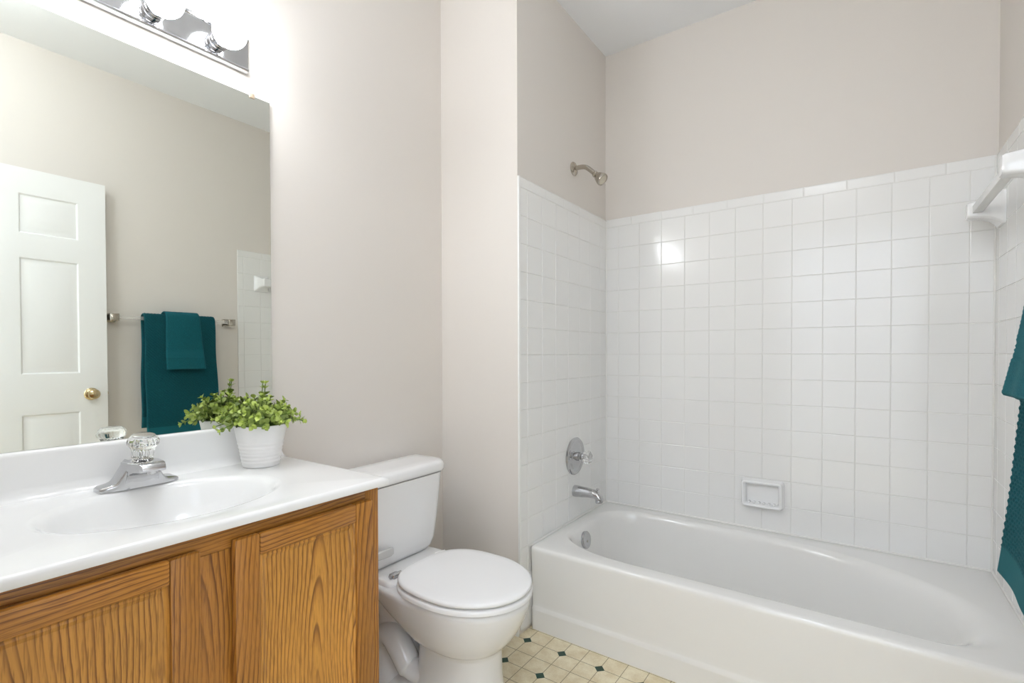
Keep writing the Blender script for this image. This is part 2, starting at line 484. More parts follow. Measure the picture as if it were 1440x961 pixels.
# ------------------------------------------------------------------ door, standing open against the right wall
def build_door():
    root = bpy.data.objects.new('door_1', None); COL.objects.link(root)
    yF, yH = -1.479, -2.335
    xf, xb = 1.428, 1.463
    root.location = (xb, yH, 0); root['kind'] = 'structure'
    bm = bmesh.new()
    zt, zb = 2.022, .012
    ys_ = [yH, -2.224, -1.995, -1.819, -1.590, yF]
    zs_ = [zb, .23, .823, 1.016, 1.592, 1.704, 1.902, zt]
    for i in range(5):
        for j in range(7):
            a, b_, c, d = ys_[i], ys_[i+1], zs_[j], zs_[j+1]
            if i in (1, 3) and j in (1, 3, 5):
                rg = []
                for ins, dx in ((0, 0), (.004, .001), (.010, .0075), (.017, .0075), (.040, .002), (.043, .0015)):
                    rg.append([Vector((xf+dx, y, z)) for y, z in ((a+ins, c+ins), (b_-ins, c+ins), (b_-ins, d-ins), (a+ins, d-ins))])
                loft(bm, rg, False, True)
            else:
                bm.faces.new([bm.verts.new((xf, y, z)) for y, z in ((a, c), (b_, c), (b_, d), (a, d))])
    bmesh.ops.remove_doubles(bm, verts=bm.verts, dist=1e-5)
    # edges and rear of the slab
    for q in (((xf, yF, zb), (xb, yF, zb), (xb, yF, zt), (xf, yF, zt)), ((xf, yH, zb), (xf, yH, zt), (xb, yH, zt), (xb, yH, zb)),
              ((xf, yH, zt), (xf, yF, zt), (xb, yF, zt), (xb, yH, zt)), ((xf, yH, zb), (xb, yH, zb), (xb, yF, zb), (xf, yF, zb)),
              ((xb, yH, zb), (xb, yH, zt), (xb, yF, zt), (xb, yF, zb))):
        bm.faces.new([bm.verts.new(p) for p in q])
    bmesh.ops.remove_doubles(bm, verts=bm.verts, dist=1e-5)
    fix(bm)
    slab = link_mesh('door_slab', bm, M_door, root, 20); slab['kind'] = 'structure'
    bm = bmesh.new()
    kc = (xf, -1.549, .908)
    lathe(bm, kc, (-1, 0, 0), [(0, .031), (.003, .032), (.007, .028), (.010, .014), (.024, .012), (.030, .016), (.036, .024), (.046, .027), (.055, .023), (.060, .012), (.061, .001)], 32)
    fix(bm); k = link_mesh('door_knob', bm, M_brass, root, 40); k['label'] = 'polished brass door knob'
    bm = bmesh.new(); box(bm, xf+.005, xb-.005, yF, yF+.001, .88, .935); box(bm, xf+.011, xb-.011, yF, yF+.007, .90, .916, .003)
    fix(bm); link_mesh('latch', bm, M_brass, root)
    for z in (.22, 1.02, 1.82):
        bm = bmesh.new(); tube(bm, [(xf-.004, yH-.004, z-.044), (xf-.004, yH-.004, z+.044)], .006, 12); box(bm, xf-.001, xf+.001, yH, yH+.03, z-.042, z+.042)
        fix(bm); link_mesh('hinge', bm, M_brass, root)
build_door()

# ------------------------------------------------------------------ bathtub
def build_tub():
    root = thing('bathtub', 'white enamelled alcove bathtub below the tiled walls', 'bathtub', (.003, -.738, 0))
    bm = bmesh.new()
    n = 14
    x0, x1, y0, y1 = .003, L-.003, -.738, -.003
    zr = .335
    N = 4*(n+1)
    # basin opening: left end rounded, right (lounging) end broadly rounded; the floor is smaller
    top_o = rrect(.040, 1.446, -.672, -.060, [(.75, .45), (.22, .17), (.34, .19), (.17, .13)], n)
    bot_o = rrect(.150, 1.080, -.590, -.150, [(.42, .22), (.12, .12), (.14, .12), (.16, .12)], n)
    tt = [0, .05, .11, .17, .22, .265, .305, .36, .46, .60, .72, .82, .91, 1.0]
    zz = [zr, zr-.0008, zr-.0035, zr-.009, zr-.017, zr-.030, zr-.050, .245, .180, .115, .082, .065, .055, .052]
    op = [[(a[0]+(b_[0]-a[0])*t, a[1]+(b_[1]-a[1])*t) for a, b_ in zip(top_o, bot_o)] for t in tt]
    rings = []
    def outer(dy, z, dxy=0.0):
        o = rrect(x0+dxy, x1-dxy, y0+dy, y1-dxy, [.002, .002, .012, .012], n)
        return ring(o, z)
    rings += [outer(.006, 0.0), outer(.004, .078), outer(.003, .084), outer(.009, .094), outer(.010, .10), outer(.0095, .115), outer(.003, .26), outer(.001, .305), outer(.0, .318), outer(.001, .326), outer(.004, .3315), outer(.009, .3342), outer(.016, zr, .004)]
    rings += [ring(o, z) for o, z in zip(op, zz)]
    loft(bm, rings, True, True)
    fix(bm)
    shell = link_mesh('tub_shell', bm, M_tub, root, 50)
    # overflow plate on the drain-end wall
    bm = bmesh.new()
    c = Vector((.083, -.395, .272)); ax = Vector((1, 0, .18)).normalized()
    lathe(bm, c-ax*.008, ax, [(0, .038), (.009, .038), (.0125, .035), (.0135, .030), (.0125, .026), (.0135, .004), (.0135, .0005)], 36)
    fix(bm); ov = link_mesh('overflow_plate', bm, M_chrome, root, 40); ov['label'] = 'round chrome overflow plate'
    bm = bmesh.new(); lathe(bm, c+ax*.005, ax, [(0, .0055), (.0025, .005), (.003, .001)], 16)
    bmesh.ops.translate(bm, verts=bm.verts, vec=(0, 0, -.006))
    fix(bm); link_mesh('screw', bm, M_nickel, ov)
    bm = bmesh.new(); lathe(bm, (.27, -.372, .0495), (0, 0, 1), [(0, .032), (.003, .032), (.0045, .027), (.003, .022), (.003, .001)], 32)
    fix(bm); link_mesh('drain', bm, M_chrome, root, 40)
build_tub()

# ------------------------------------------------------------------ tub and shower fittings
def build_spout():
    root = thing('tub_spout', 'chrome tub spout low on the tiled shower wall above the tub', 'faucet', (0, -.352, .472))
    bm = bmesh.new()
    sec = [(0, .472, .026, .027), (.012, .472, .026, .027), (.03, .473, .0245, .0255), (.07, .474, .022, .022), (.10, .472, .021, .020), (.122, .466, .020, .0185), (.136, .458, .018, .016), (.142, .452, .012, .010)]
    rings = []
    for x, z, ry, rz in sec:
        rings.append([Vector((x, -.352+ry*math.cos(2*PI*i/24), z+rz*math.sin(2*PI*i/24))) for i in range(24)])
    loft(bm, rings)
    lathe(bm, (.122, -.352, .462), (0.12, 0, -1), [(0, .016), (.022, .0165), (.027, .0155), (.027, .011), (.020, .010), (.020, .001)], 24)
    fix(bm); link_mesh('spout_body', bm, M_chrome, root, 40)
    bm = bmesh.new(); lathe(bm, (.118, -.352, .482), (0.05, 0, 1), [(0, .003), (.009, .003), (.011, .007), (.016, .0075), (.019, .005), (.0195, .0005)], 16)
    fix(bm); link_mesh('diverter_knob', bm, M_chrome, root, 40)
build_spout()

def build_valve():
    c = (0, -.351, .635)
    root = thing('shower_valve', 'round chrome shower valve with clear knob above the tub spout', 'valve', c)
    bm = bmesh.new()
    lathe(bm, c, (1, 0, 0), [(0, .086), (.004, .087), (.009, .083), (.011, .076), (.008, .070), (.009, .064), (.013, .055), (.016, .035), (.017, .001)], 48)
    fix(bm); link_mesh('escutcheon', bm, M_chrome, root, 40)
    bm = bmesh.new(); lathe(bm, (.012, -.351, .635), (1, 0, 0), [(0, .021), (.02, .020), (.022, .016), (.034, .016), (.036, .010), (.046, .010)], 24)
    fix(bm); link_mesh('stem', bm, M_chrome, root, 40)
    bm = bmesh.new()
    lathe(bm, (.046, -.351, .635), (1, 0, 0), [(0, .020), (.004, .026), (.022, .031), (.032, .029), (.037, .022), (.038, .001)], 48, flute=(8, .16))
    fix(bm); link_mesh('knob', bm, M_acrylic, root, 40)
build_valve()

def build_shower_head():
    c = Vector((-TB, -.348, 1.972))
    root = thing('overhead_shower', 'small nickel shower head on a bent arm above the tile', 'shower head', c)
    bm = bmesh.new()
    lathe(bm, c, (1, 0, 0), [(0, .031), (.003, .032), (.008, .028), (.013, .016), (.015, .012)], 36)
    fix(bm); link_mesh('flange', bm, M_nickel, root, 40)
    path = bez([c, c+Vector((.03, 0, .001)), c+Vector((.06, 0, -.004)), c+Vector((.085, 0, -.022)), c+Vector((.112, 0, -.048))], 8)
    bm = bmesh.new(); tube(bm, path, .0105, 16); fix(bm); link_mesh('arm', bm, M_nickel, root, 50)
    ax = Vector((.75, -.06, -.66)).normalized(); s = c+Vector((.106, 0, -.043))
    bm = bmesh.new()
    lathe(bm, s, ax, [(0, .012), (.004, .0145), (.012, .0145), (.014, .012), (.018, .014), (.024, .019), (.048, .0275), (.055, .0285), (.060, .027), (.061, .0235), (.058, .022)], 40, cap1=False)
    fix(bm); hd = link_mesh('spray_head', bm, M_nickel, root, 40)
    bm = bmesh.new(); lathe(bm, s+ax*.0575, ax, [(0, .0225), (.001, .021), (.0025, .015), (.001, .012), (.002, .0005)], 36)
    fix(bm); fc = link_mesh('spray_face', bm, simple('pale_spray_face', (.60, .55, .46), .35), hd, 40); fc['label'] = 'pale round spray face'
build_shower_head()

def build_soap_dish():
    root = thing('soap_dish', 'white ceramic soap dish set on the tiled back wall above the tub', 'soap dish', (.742, 0, .496))
    bm = bmesh.new()
    y = -.0
    x0, x1, z0, z1 = .660, .823, .438, .556
    def rr(i, yy, r, zlo=0): return [Vector((x, yy, z)) for x, z in rrect(x0+i, x1-i, z0+i+zlo, z1-i, max(r, .003), 6)]
    rings = [rr(-.004, 0, .016), rr(-.003, -.010, .016), rr(0, -.016, .015), rr(.001, -.030, .014), rr(.003, -.036, .012), rr(.007, -.038, .010), rr(.012, -.036, .008), rr(.016, -.030, .007), rr(.019, -.008, .006)]
    loft(bm, rings, True, True)
    fix(bm); body = link_mesh('dish_body', bm, M_porc, root, 40)
    # grooved ledge inside
    bm = bmesh.new()
    for k in range(6):
        xx = x0+.032+k*.0195
        box(bm, xx-.004, xx+.004, -.034, -.010, z0+.017, z0+.024, .002)
    fix(bm); link_mesh('ribs', bm, M_porc, root)
build_soap_dish()

def build_ceramic_bar():
    root = thing('ceramic_towel_bar', 'white ceramic towel bar high on the tiled right wall of the tub', 'towel bar', (L, -.32, 1.59))
    zc = 1.596
    for yc in (-.098, -.610):
        bm = bmesh.new()
        rings = []
        sec = [(0, .050, .056, 0), (.008, .049, .055, 0), (.014, .043, .048, .0), (.03, .034, .038, .002), (.05, .030, .031, .003), (.075, .028, .028, .003), (.086, .0265, .027, .003), (.091, .0235, .024, .003)]
        for d, hy, hz, dz in sec:
            rings.append([Vector((L-d, yc+a, zc+dz+b_)) for a, b_ in rrect(-hy, hy, -hz, hz, .010, 5)])
        loft(bm, rings, True, True); fix(bm)
        link_mesh('post', bm, M_porc, root, 40)
    bm = bmesh.new(); box(bm, L-.079, L-.053, -.60, -.105, zc-.010, zc+.016, .002)
    fix(bm); link_mesh('bar', bm, simple('white_plastic_bar', (.82, .82, .81), .2), root)
build_ceramic_bar()

# ------------------------------------------------------------------ toilet
TY = -1.207
def build_toilet():
    root = thing('toilet', 'white round-front two-piece toilet with closed lid between vanity and tub', 'toilet', (-.05, TY, 0))
    n = 64
    def egg(xb, xf, hw, xm=None, p=2.0, pb=None):
        """outline from x=xb (rear) to xf (front), widest at xm"""
        xm = (xb+xf)/2 if xm is None else xm
        out = []
        for i in range(n):
            t = 2*PI*i/n; c, s = math.cos(t), math.sin(t)
            q = p if (c > 0 or pb is None) else pb
            x = xm+((xf-xm) if c > 0 else (xm-xb))*math.copysign(abs(c)**(2/q), c)
            y = TY+hw*math.copysign(abs(s)**(2/q), s)
            out.append((x, y))
        return out
    bm = bmesh.new()
    secs = [(0.0, -.28, .200, .120, -.02, 2.6), (.014, -.28, .201, .120, -.02, 2.6), (.03, -.22, .196, .110, .02, 2.5), (.06, -.14, .190, .104, .03, 2.4), (.11, -.11, .186, .100, .035, 2.3), (.185, -.11, .184, .100, .04, 2.2), (.198, -.11, .186, .105, .04, 2.2),
            (.208, -.115, .196, .118, .05, 2.1), (.224, -.13, .214, .134, .05, 2.1), (.25, -.18, .235, .148, .05, 2.05), (.285, -.26, .256, .159, .06, 2.0), (.32, -.33, .271, .168, .065, 2.0), (.350, -.36, .279, .174, .07, 2.0), (.364, -.365, .279, .175, .07, 2.0), (.371, -.355, .272, .169, .07, 2.0)]
    rings = [ring(egg(xb, xf, hw, xm, p, 2.7 if z > .2 else None), z) for z, xb, xf, hw, xm, p in secs]
    loft(bm, rings, True, True)
    # rear deck that carries the tank
    sec = [(-.120, .360, .376, .140), (-.130, .350, .383, .150), (-.145, .345, .386, .153), (-.20, .33, .386, .153), (-.30, .33, .386, .148), (-.380, .33, .386, .145), (-.390, .335, .383, .142)]
    rings = []
    for x, zlow, top, hw in sec:
        h_ = top-zlow
        rings.append([Vector((x, TY+a, b_)) for a, b_ in rrect(-hw, hw, zlow, top, [(.010, h_*.4)]*4, 7)])
    loft(bm, rings, True, True)
    # trapway behind the pedestal
    for s in (1, -1):
        tube(bm, bez([(.06, TY+s*.04, .19), (.0, TY+s*.05, .13), (-.05, TY+s*.056, .075), (-.12, TY+s*.062, .075), (-.165, TY+s*.064, .12), (-.22, TY+s*.06, .155), (-.28, TY+s*.05, .11), (-.30, TY+s*.045, .02)], 8), [.036]*25+[.042]*20+[.042]*12, 20)
    lathe(bm, (-.25, TY, 0), (0, 0, 1), [(0, .12), (.012, .12), (.03, .10), (.2, .07), (.34, .10)], 32)
    fix(bm)
    link_mesh('bowl', bm, M_porc, root, 50)
    # bolt caps
    for s in (1, -1):
        bm = bmesh.new(); lathe(bm, (-.155, TY+s*.132, 0.0), (0, 0, 1), [(0, .017), (.012, .0165), (.022, .013), (.027, .006), (.028, .0005)], 20)
        fix(bm); link_mesh('bolt_cap', bm, M_seat, root, 50)
    # tank
    def tk(xb, xf, hw, r, bow):
        o = rrect(xb, xf, TY-hw, TY+hw, [r, .02, .02, r], 10)
        out = []
        for x, y in o:
            k = (x-xb)/(xf-xb)
            out.append((x - bow*k*((y-TY)/hw)**2, y))
        return out
    bm = bmesh.new()
    zs = [(.387, -.375, -.225, .140, .05), (.392, -.385, -.214, .158, .05), (.405, -.390, -.207, .171, .05), (.43, -.391, -.204, .182, .05), (.50, -.392, -.202, .194, .05), (.60, -.393, -.200, .206, .05), (.666, -.393, -.197, .213, .05)]
    loft(bm, [ring(tk(a, b_, hw, r, .022), z) for z, a, b_, hw, r in zs], True, True)
    fix(bm); tank = link_mesh('tank', bm, M_porc, root, 50)
    bm = bmesh.new()
    zs = [(.669, .008), (.673, .002), (.680, 0), (.696, .001), (.703, .004), (.708, .011), (.7105, .024), (.7115, .06)]
    loft(bm, [ring(tk(-.398+i, -.188-i, .227-i, .055, .024), z) for z, i in zs], True, True)
    fix(bm); link_mesh('tank_lid', bm, M_porc, root, 50)
    # flush lever
    bm = bmesh.new()
    lathe(bm, (-.212, TY-.150, .455), (1, 0, 0), [(0, .016), (.012, .016), (.016, .012)], 20)
    rings = []
    for k in range(9):
        t = k/8
        yy = TY-.168+.092*t; zz = .455-.003*t; xx = -.193+.004*math.sin(PI*t)
        hz = .012+.003*t
        if k == 0 or k == 8: hz *= .72
        rings.append([Vector((xx+a, yy, zz+b_)) for a, b_ in rrect(-.006, .006, -hz, hz, .004, 4)])
    loft(bm, rings); fix(bm)
    lev = link_mesh('flush_lever', bm, simple('pale_grey_plastic', (.60, .60, .59), .25), root, 50); lev['label'] = 'pale grey flush lever'
    # seat ring, lid, hinges
    bm = bmesh.new()
    so = lambda i, z: ring(egg(-.142+i, .288-i, .184-i, .07, 2.0, 2.9), z)
    si = lambda i, z: ring(egg(-.05-i, .225+i, .115+i, .085, 2.0), z)
    rings = [so(.006, .3735), so(0, .377), so(0, .386), so(.003, .390), so(.009, .392), si(.008, .392), si(0, .388), si(0, .3735)]
    vs = loft(bm, rings, False, False)
    nn = len(vs[0])
    for i in range(nn): bm.faces.new((vs[-1][i], vs[-1][(i+1) % nn], vs[0][(i+1) % nn], vs[0][i]))
    fix(bm); link_mesh('seat', bm, M_seat, root, 50)
    bm = bmesh.new()
    lo = lambda i, z: ring(egg(-.140+i, .286-i, .182-i, .07, 2.0, 2.9), z)
    loft(bm, [lo(.012, .3955), lo(.003, .397), lo(0, .401), lo(0, .405), lo(.003, .4095), lo(.008, .4115), lo(.03, .413), lo(.075, .4145), lo(.12, .415)], True, True)
    fix(bm); link_mesh('seat_lid', bm, M_seat, root, 50)
    for s in (1, -1):
        bm = bmesh.new(); box(bm, -.163, -.137, TY+s*.105-.016, TY+s*.105+.016, .380, .398, .005, 3)
        tube(bm, [(-.148, TY+s*.105-.024, .393), (-.148, TY+s*.105+.024, .393)], .006, 14)
        fix(bm); link_mesh('hinge', bm, M_chrome if s < 0 else M_seat, root, 40)
build_toilet()

# ------------------------------------------------------------------ vanity cabinet
VY0, VY1 = YN+.002, -1.573     # left and right ends
VX = .084                      # face frame plane
def board(bm, lay, x0, x1, y0, y1, z0, z1, axis, bev=.0015, cx=None, off=None):
    """a board with its own grain; axis = direction of the grain"""
    new = box(bm, x0, x1, y0, y1, z0, z1, bev, 2)
    rd = random.uniform(0, 40); ra = random.choice((-1, 1))*random.uniform(.03, .10) if cx is None else cx
    rl = random.uniform(-1.6, 1.6) if off is None else off
    for v in new:
        x, y, z = v.co
        if axis == 'z': g = (y-(y0+y1)/2+ra+ (x-x1)*.7, rd, z-(z0+z1)/2+rl)
        else: g = (z-(z0+z1)/2+ra+(x-x1)*.7, rd, y-(y0+y1)/2+rl)
        v[lay] = g
def oakbm():
    bm = bmesh.new(); return bm, bm.verts.layers.float_vector.new('grain')

def build_vanity():
    root = thing('vanity_cabinet', 'honey oak vanity cabinet with two doors under the white sink top', 'cabinet', (W, VY0, 0))
    # carcass: side, floor, back, toe kick
    bm, l = oakbm()
    board(bm, l, W+.002, VX-.019, VY1-.016, VY1, .0, .7785, 'z', .0005)
    fix(bm); link_mesh('side_panel', bm, M_oak2, root)
    bm, l = oakbm()
    board(bm, l, W+.002, VX-.019, VY0, VY0+.016, .0, .7785, 'z', .0005)
    fix(bm); link_mesh('side_panel', bm, M_oak2, root)
    bm, l = oakbm()
    board(bm, l, W+.002, VX-.019, VY0+.016, VY1-.016, .09, .104, 'y', .0005)
    board(bm, l, W+.002, W+.008, VY0+.016, VY1-.016, .104, .7785, 'z', .0005)
    fix(bm); link_mesh('carcass', bm, M_oak2, root)
    bm, l = oakbm()
    board(bm, l, VX-.075, VX-.06, VY0+.016, VY1-.016, 0, .09, 'y', .0005)
    fix(bm); link_mesh('toe_kick', bm, M_oak2, root)
    # face frame
    bm, l = oakbm()
    fx0, fx1 = VX-.019, VX
    board(bm, l, fx0, fx1, VY0, VY0+.040, .09, .7785, 'z', .001)
    board(bm, l, fx0, fx1, VY1-.040, VY1, .09, .7785, 'z', .001)
    board(bm, l, fx0, fx1, -1.967-.046, -1.967+.046, .13, .735, 'z', .0006, cx=.035, off=.25)
    board(bm, l, fx0, fx1, VY0+.040, VY1-.040, .7355, .7785, 'y', .0006, off=.1)
    board(bm, l, fx0, fx1, VY0+.040, VY1-.040, .09, .13, 'y', .0006)
    fix(bm); link_mesh('face_frame', bm, M_oak2, root)
    # doors
    for ya, yb, cxp in ((-1.937, -1.604, -.02), (-2.330, -1.997, .12)):
        bm, l = oakbm()
        dx0, dx1 = VX+.0008, VX+.0195
        st, rl = .050, .044
        z0, z1 = .105, .7525
        board(bm, l, dx0, dx1, ya, ya+st, z0, z1, 'z', .0045)
        board(bm, l, dx0, dx1, yb-st, yb, z0, z1, 'z', .0045)
        board(bm, l, dx0, dx1-.0003, ya+st-.0005, yb-st+.0005, z1-rl, z1, 'y', .0045, off=random.uniform(-.4, .4))
        board(bm, l, dx0, dx1-.0003, ya+st-.0005, yb-st+.0005, z0, z0+rl, 'y', .0045)
        fix(bm); door = link_mesh('door', bm, M_oak2, root)
        # recessed panel with a sloped moulded edge
        bm, l = oakbm()
        rg = []
        a, b_, c, d = ya+st, yb-st, z0+rl, z1-rl
        for ins, x in ((-.004, dx1-.007), (.0005, dx1-.006), (.004, dx1-.0095), (.008, dx1-.0085), (.016, dx1-.0125), (.0165, dx1-.0125)):
            rg.append([Vector((x, y, z)) for y, z in ((a+ins, c+ins), (b_-ins, c+ins), (b_-ins, d-ins), (a+ins, d-ins))])
        loft(bm, rg, False, True); fix(bm)
        rd = random.uniform(0, 40)
        for v in bm.verts: v[l] = (v.co.y-(a+b_)/2+cxp, rd, v.co.z-.30)
        link_mesh('panel', bm, M_oak, door, 20)
build_vanity()

# ------------------------------------------------------------------ sink top
SY, SX = -1.955, -.138         # basin centre
ZT = .800
def build_top():
    root = thing('vanity_sink', 'white moulded sink top with oval basin on the oak vanity', 'sink', (W, YN, .7795))
    X0, X1, Y0, Y1 = W+.001, .107, YN+.001, -1.557
    bm = bmesh.new()
    angs = [2*PI*i/120 for i in range(120)]
    def rayrect(x0, x1, y0, y1):
        for (cx, cy) in ((x1, y1), (x0, y1), (x0, y0), (x1, y0)):
            pass
        out = []
        for t in A:
            dx, dy = math.cos(t), math.sin(t); k = 1e9
            if dx > 1e-9: k = min(k, (x1-SX)/dx)
            if dx < -1e-9: k = min(k, (x0-SX)/dx)
            if dy > 1e-9: k = min(k, (y1-SY)/dy)
            if dy < -1e-9: k = min(k, (y0-SY)/dy)
            out.append(Vector((SX+dx*k, SY+dy*k, 0)))
        return out
    A = sorted(angs + [math.atan2(cy-SY, cx-SX) % (2*PI) for cx in (X0, X1) for cy in (Y0, Y1)])
    def rect(i, z): return [Vector((p.x, p.y, z)) for p in rayrect(X0, X1-i, Y0, Y1-i)]
    def ell(ax, ay, z): return [Vector((SX+ax*math.cos(t), SY+ay*math.sin(t), z)) for t in A]
    rings = [rect(.004, .7795), rect(.001, .7805), rect(0, .784), rect(0, .792), rect(.002, .7965), rect(.006, .7993), rect(.011, ZT)]
    rings += [ell(.180, .232, ZT), ell(.172, .224, ZT-.0012), ell(.166, .217, ZT-.005), ell(.160, .210, ZT-.013), ell(.152, .200, ZT-.030), ell(.142, .186, ZT-.055), ell(.125, .163, ZT-.085), ell(.10, .13, ZT-.108), ell(.07, .09, ZT-.121), ell(.03, .036, ZT-.128)]
    vs = loft(bm, rings, False, True)
    # overflow / drain
    fix(bm); link_mesh('countertop', bm, M_marble, root, 40)
    bm = bmesh.new()
    prof = [(W+.001, ZT-.004), (W+.001, .905), (W+.012, .905), (W+.0165, .9035), (W+.0195, .900), (W+.0200, .895), (W+.0205, .826), (W+.0225, .816), (W+.0265, .808), (W+.032, .803), (W+.039, .8008), (W+.044, ZT-.0002), (W+.044, ZT-.004)]
    rings = [[Vector((x, y, z)) for x, z in prof] for y in (Y0, Y1-.002, Y1)]
    loft(bm, rings[:2], True, True)
    fix(bm); link_mesh('backsplash', bm, M_marble, root, 40)
    bm = bmesh.new(); lathe(bm, (SX, SY, ZT-.1285), (0, 0, 1), [(0, .022), (.003, .022), (.004, .018), (.002, .014), (.004, .012), (.006, .001)], 28)
    fix(bm); link_mesh('drain', bm, M_chrome, root, 40)
build_top()

# ------------------------------------------------------------------ faucet
def build_faucet():
    fx, fy = -.327, -1.956
    root = thing('sink_faucet', 'chrome single-knob sink faucet on the white sink top', 'faucet', (fx, fy, ZT))
    z = ZT+.0003
    bm = bmesh.new()
    # saddle body: flat wings rising into a hump, profile along y; the hump leans forward
    sec = [(-.080, .017, .003, .006, 0), (-.079, .0205, .0085, .006, 0), (-.074, .0235, .0115, .006, 0), (-.056, .0262, .0145, .007, 0), (-.049, .0268, .0175, .007, .001), (-.044, .0270, .024, .008, .002), (-.038, .0275, .036, .009, .004), (-.031, .0280, .050, .009, .007), (-.025, .0285, .062, .008, .009), (-.021, .0285, .066, .007, .010), (-.016, .0280, .063, .008, .010), (0, .0275, .062, .008, .010)]
    sec = sec + [(-a, b_, c, d, e) for a, b_, c, d, e in reversed(sec[:-1])]
    rings = []
    for yy, hx, h, r, lean in sec:
        r = min(r, h*.49, hx*.49)
        rings.append([Vector((fx+a+lean*b_/max(h, .01), fy+yy, z+b_)) for a, b_ in rrect(-hx, hx, 0, h, [r, r, .001, .001], 5)])
    loft(bm, rings, True, True); fix(bm)
    link_mesh('body', bm, M_chrome, root, 40)
    # broad spout sweeping forward, hollow underneath
    bm = bmesh.new()
    prof = [(.0, .004), (.026, .003), (.0285, .010), (.032, .020), (.039, .031), (.050, .039), (.064, .0435), (.080, .0455), (.096, .0460), (.101, .0475), (.103, .052), (.100, .060), (.094, .0645), (.082, .0660), (.06, .0650), (.03, .0640), (.0, .062)]
    rings = []
    for yy, k in ((-.0335, .0), (-.0325, .6), (-.030, 1.0), (.030, 1.0), (.0325, .6), (.0335, .0)):
        cx_, cz_ = .045, .045
        rr = []
        for x, zz in prof:
            taper = 1-.28*max(0, (x-.03)/.07)
            q = .0022*(1-k)
            rr.append(Vector((fx+x+(cx_-x)*q/.06, fy+yy*taper, z+zz+(cz_-zz)*q/.03)))
        rings.append(rr)
    loft(bm, rings, True, True); fix(bm)
    spt = link_mesh('spout', bm, M_chrome, root, 35)
    bm = bmesh.new(); lathe(bm, (fx+.088, fy, z+.047), (0, 0, -1), [(0, .0105), (.006, .0105), (.007, .008), (.003, .007), (.003, .001)], 20)
    fix(bm); link_mesh('aerator', bm, M_chrome, spt, 40)
    ax = Vector((.16, 0, 1)).normalized(); kb = Vector((fx+.024, fy+.002, z+.061))
    bm = bmesh.new(); lathe(bm, kb, ax, [(0, .023), (.005, .0225), (.008, .018), (.010, .016)], 28)
    fix(bm); link_mesh('collar', bm, M_chrome, root, 40)
    # clear knob: fluted neck, wide shallow cap
    kb = kb+ax*.0095
    bm = bmesh.new()
    lathe(bm, kb, ax, [(0, .0185), (.002, .0215), (.014, .0225), (.024, .024), (.027, .0265)], 96, flute=(24, .09), cap1=False)
    lathe(bm, kb, ax, [(.0268, .0255), (.029, .0285), (.033, .0315), (.038, .0325), (.044, .0310), (.050, .0275), (.0535, .0240)], 96, flute=(12, .045), cap0=False)
    bmesh.ops.remove_doubles(bm, verts=bm.verts, dist=1e-6)
    fix(bm); kn = link_mesh('knob', bm, M_acrylic, root, 30); kn['label'] = 'clear fluted acrylic knob'
    bm = bmesh.new(); lathe(bm, kb+ax*.0538, ax, [(0, .0232), (.0015, .0228), (.003, .019), (.0022, .001)], 32)
    fix(bm); link_mesh('knob_cap', bm, M_dial, kn, 40)
build_faucet()

# ------------------------------------------------------------------ mirror
def build_mirror():
    y0, y1, z0, z1 = -2.340, -1.580, .9055, 1.888
    root = thing('wall_mirror', 'large frameless wall mirror above the sink top', 'mirror', (W, -1.96, z0))
    bm = bmesh.new()
    new = box(bm, W+.0015, W+.0065, y0, y1, z0, z1)
    for f in bm.faces:
        c = f.calc_center_median()
        f.material_index = 0 if c.x > W+.006 else 1
    link_mesh('mirror_glass', bm, [M_mirror, M_edge], root, None)
    for yy, zz in ((-1.634, z1), (-2.286, z1)):
        bm = bmesh.new(); box(bm, W, W+.010, yy-.008, yy+.008, zz-.008, zz+.007, .0025); box(bm, W+.0, W+.0105, yy-.003, yy+.003, zz+.0005, zz+.006, .001)
        fix(bm); link_mesh('clip', bm, M_clip, root)
build_mirror()

# ------------------------------------------------------------------ vanity light
def build_light():
    yc, hl, z0, z1 = -1.967, .318, 1.946, 2.044
    root = thing('vanity_light', 'chrome strip light with lit globe bulbs above the mirror', 'wall lamp', (W, yc, 1.999))
    bm = bmesh.new()
    # folded channel: flat mirror-finish face with rolled long edges
    prof = [(0, z0), (.016, z0), (.020, z0+.002), (.0215, z0+.006), (.020, z0+.010), (.0165, z0+.012), (.0165, z1-.012), (.020, z1-.010), (.0215, z1-.006), (.020, z1-.002), (.016, z1), (0, z1)]
    rings = [[Vector((W+x, y, z)) for x, z in prof] for y in (yc-hl, yc+hl)]
    loft(bm, rings, True, True); fix(bm)
    link_mesh('backplate', bm, M_chrome, root, 40)
    for k in (-1.5, -.5, .5, 1.5):
        y = yc+k*.155; zc = 1.995
        bm = bmesh.new()
        lathe(bm, (W+.0165, y, zc), (1, 0, 0), [(0, .0255), (.004, .0255), (.005, .0235), (.014, .0235), (.015, .0245), (.017, .0245), (.018, .0235), (.027, .0235), (.029, .0255), (.032, .0255), (.033, .0220), (.033, .012)], 36)
        fix(bm); sk = link_mesh('socket', bm, M_chrome, root, 40)
        bm = bmesh.new()
        cx = W+.0165+.033+.039; R = .0425
        pr = [(-.042, .013), (-.0385, .018)]
        for i in range(1, 19):
            a = math.radians(155-155*i/18)
            pr.append((R*math.cos(a), R*math.sin(a)))
        pr = [p for p in pr if True]
        lathe(bm, (cx, y, zc), (1, 0, 0), pr, 36)
        fix(bm); link_mesh('bulb', bm, M_bulb, sk, 60)
build_light()

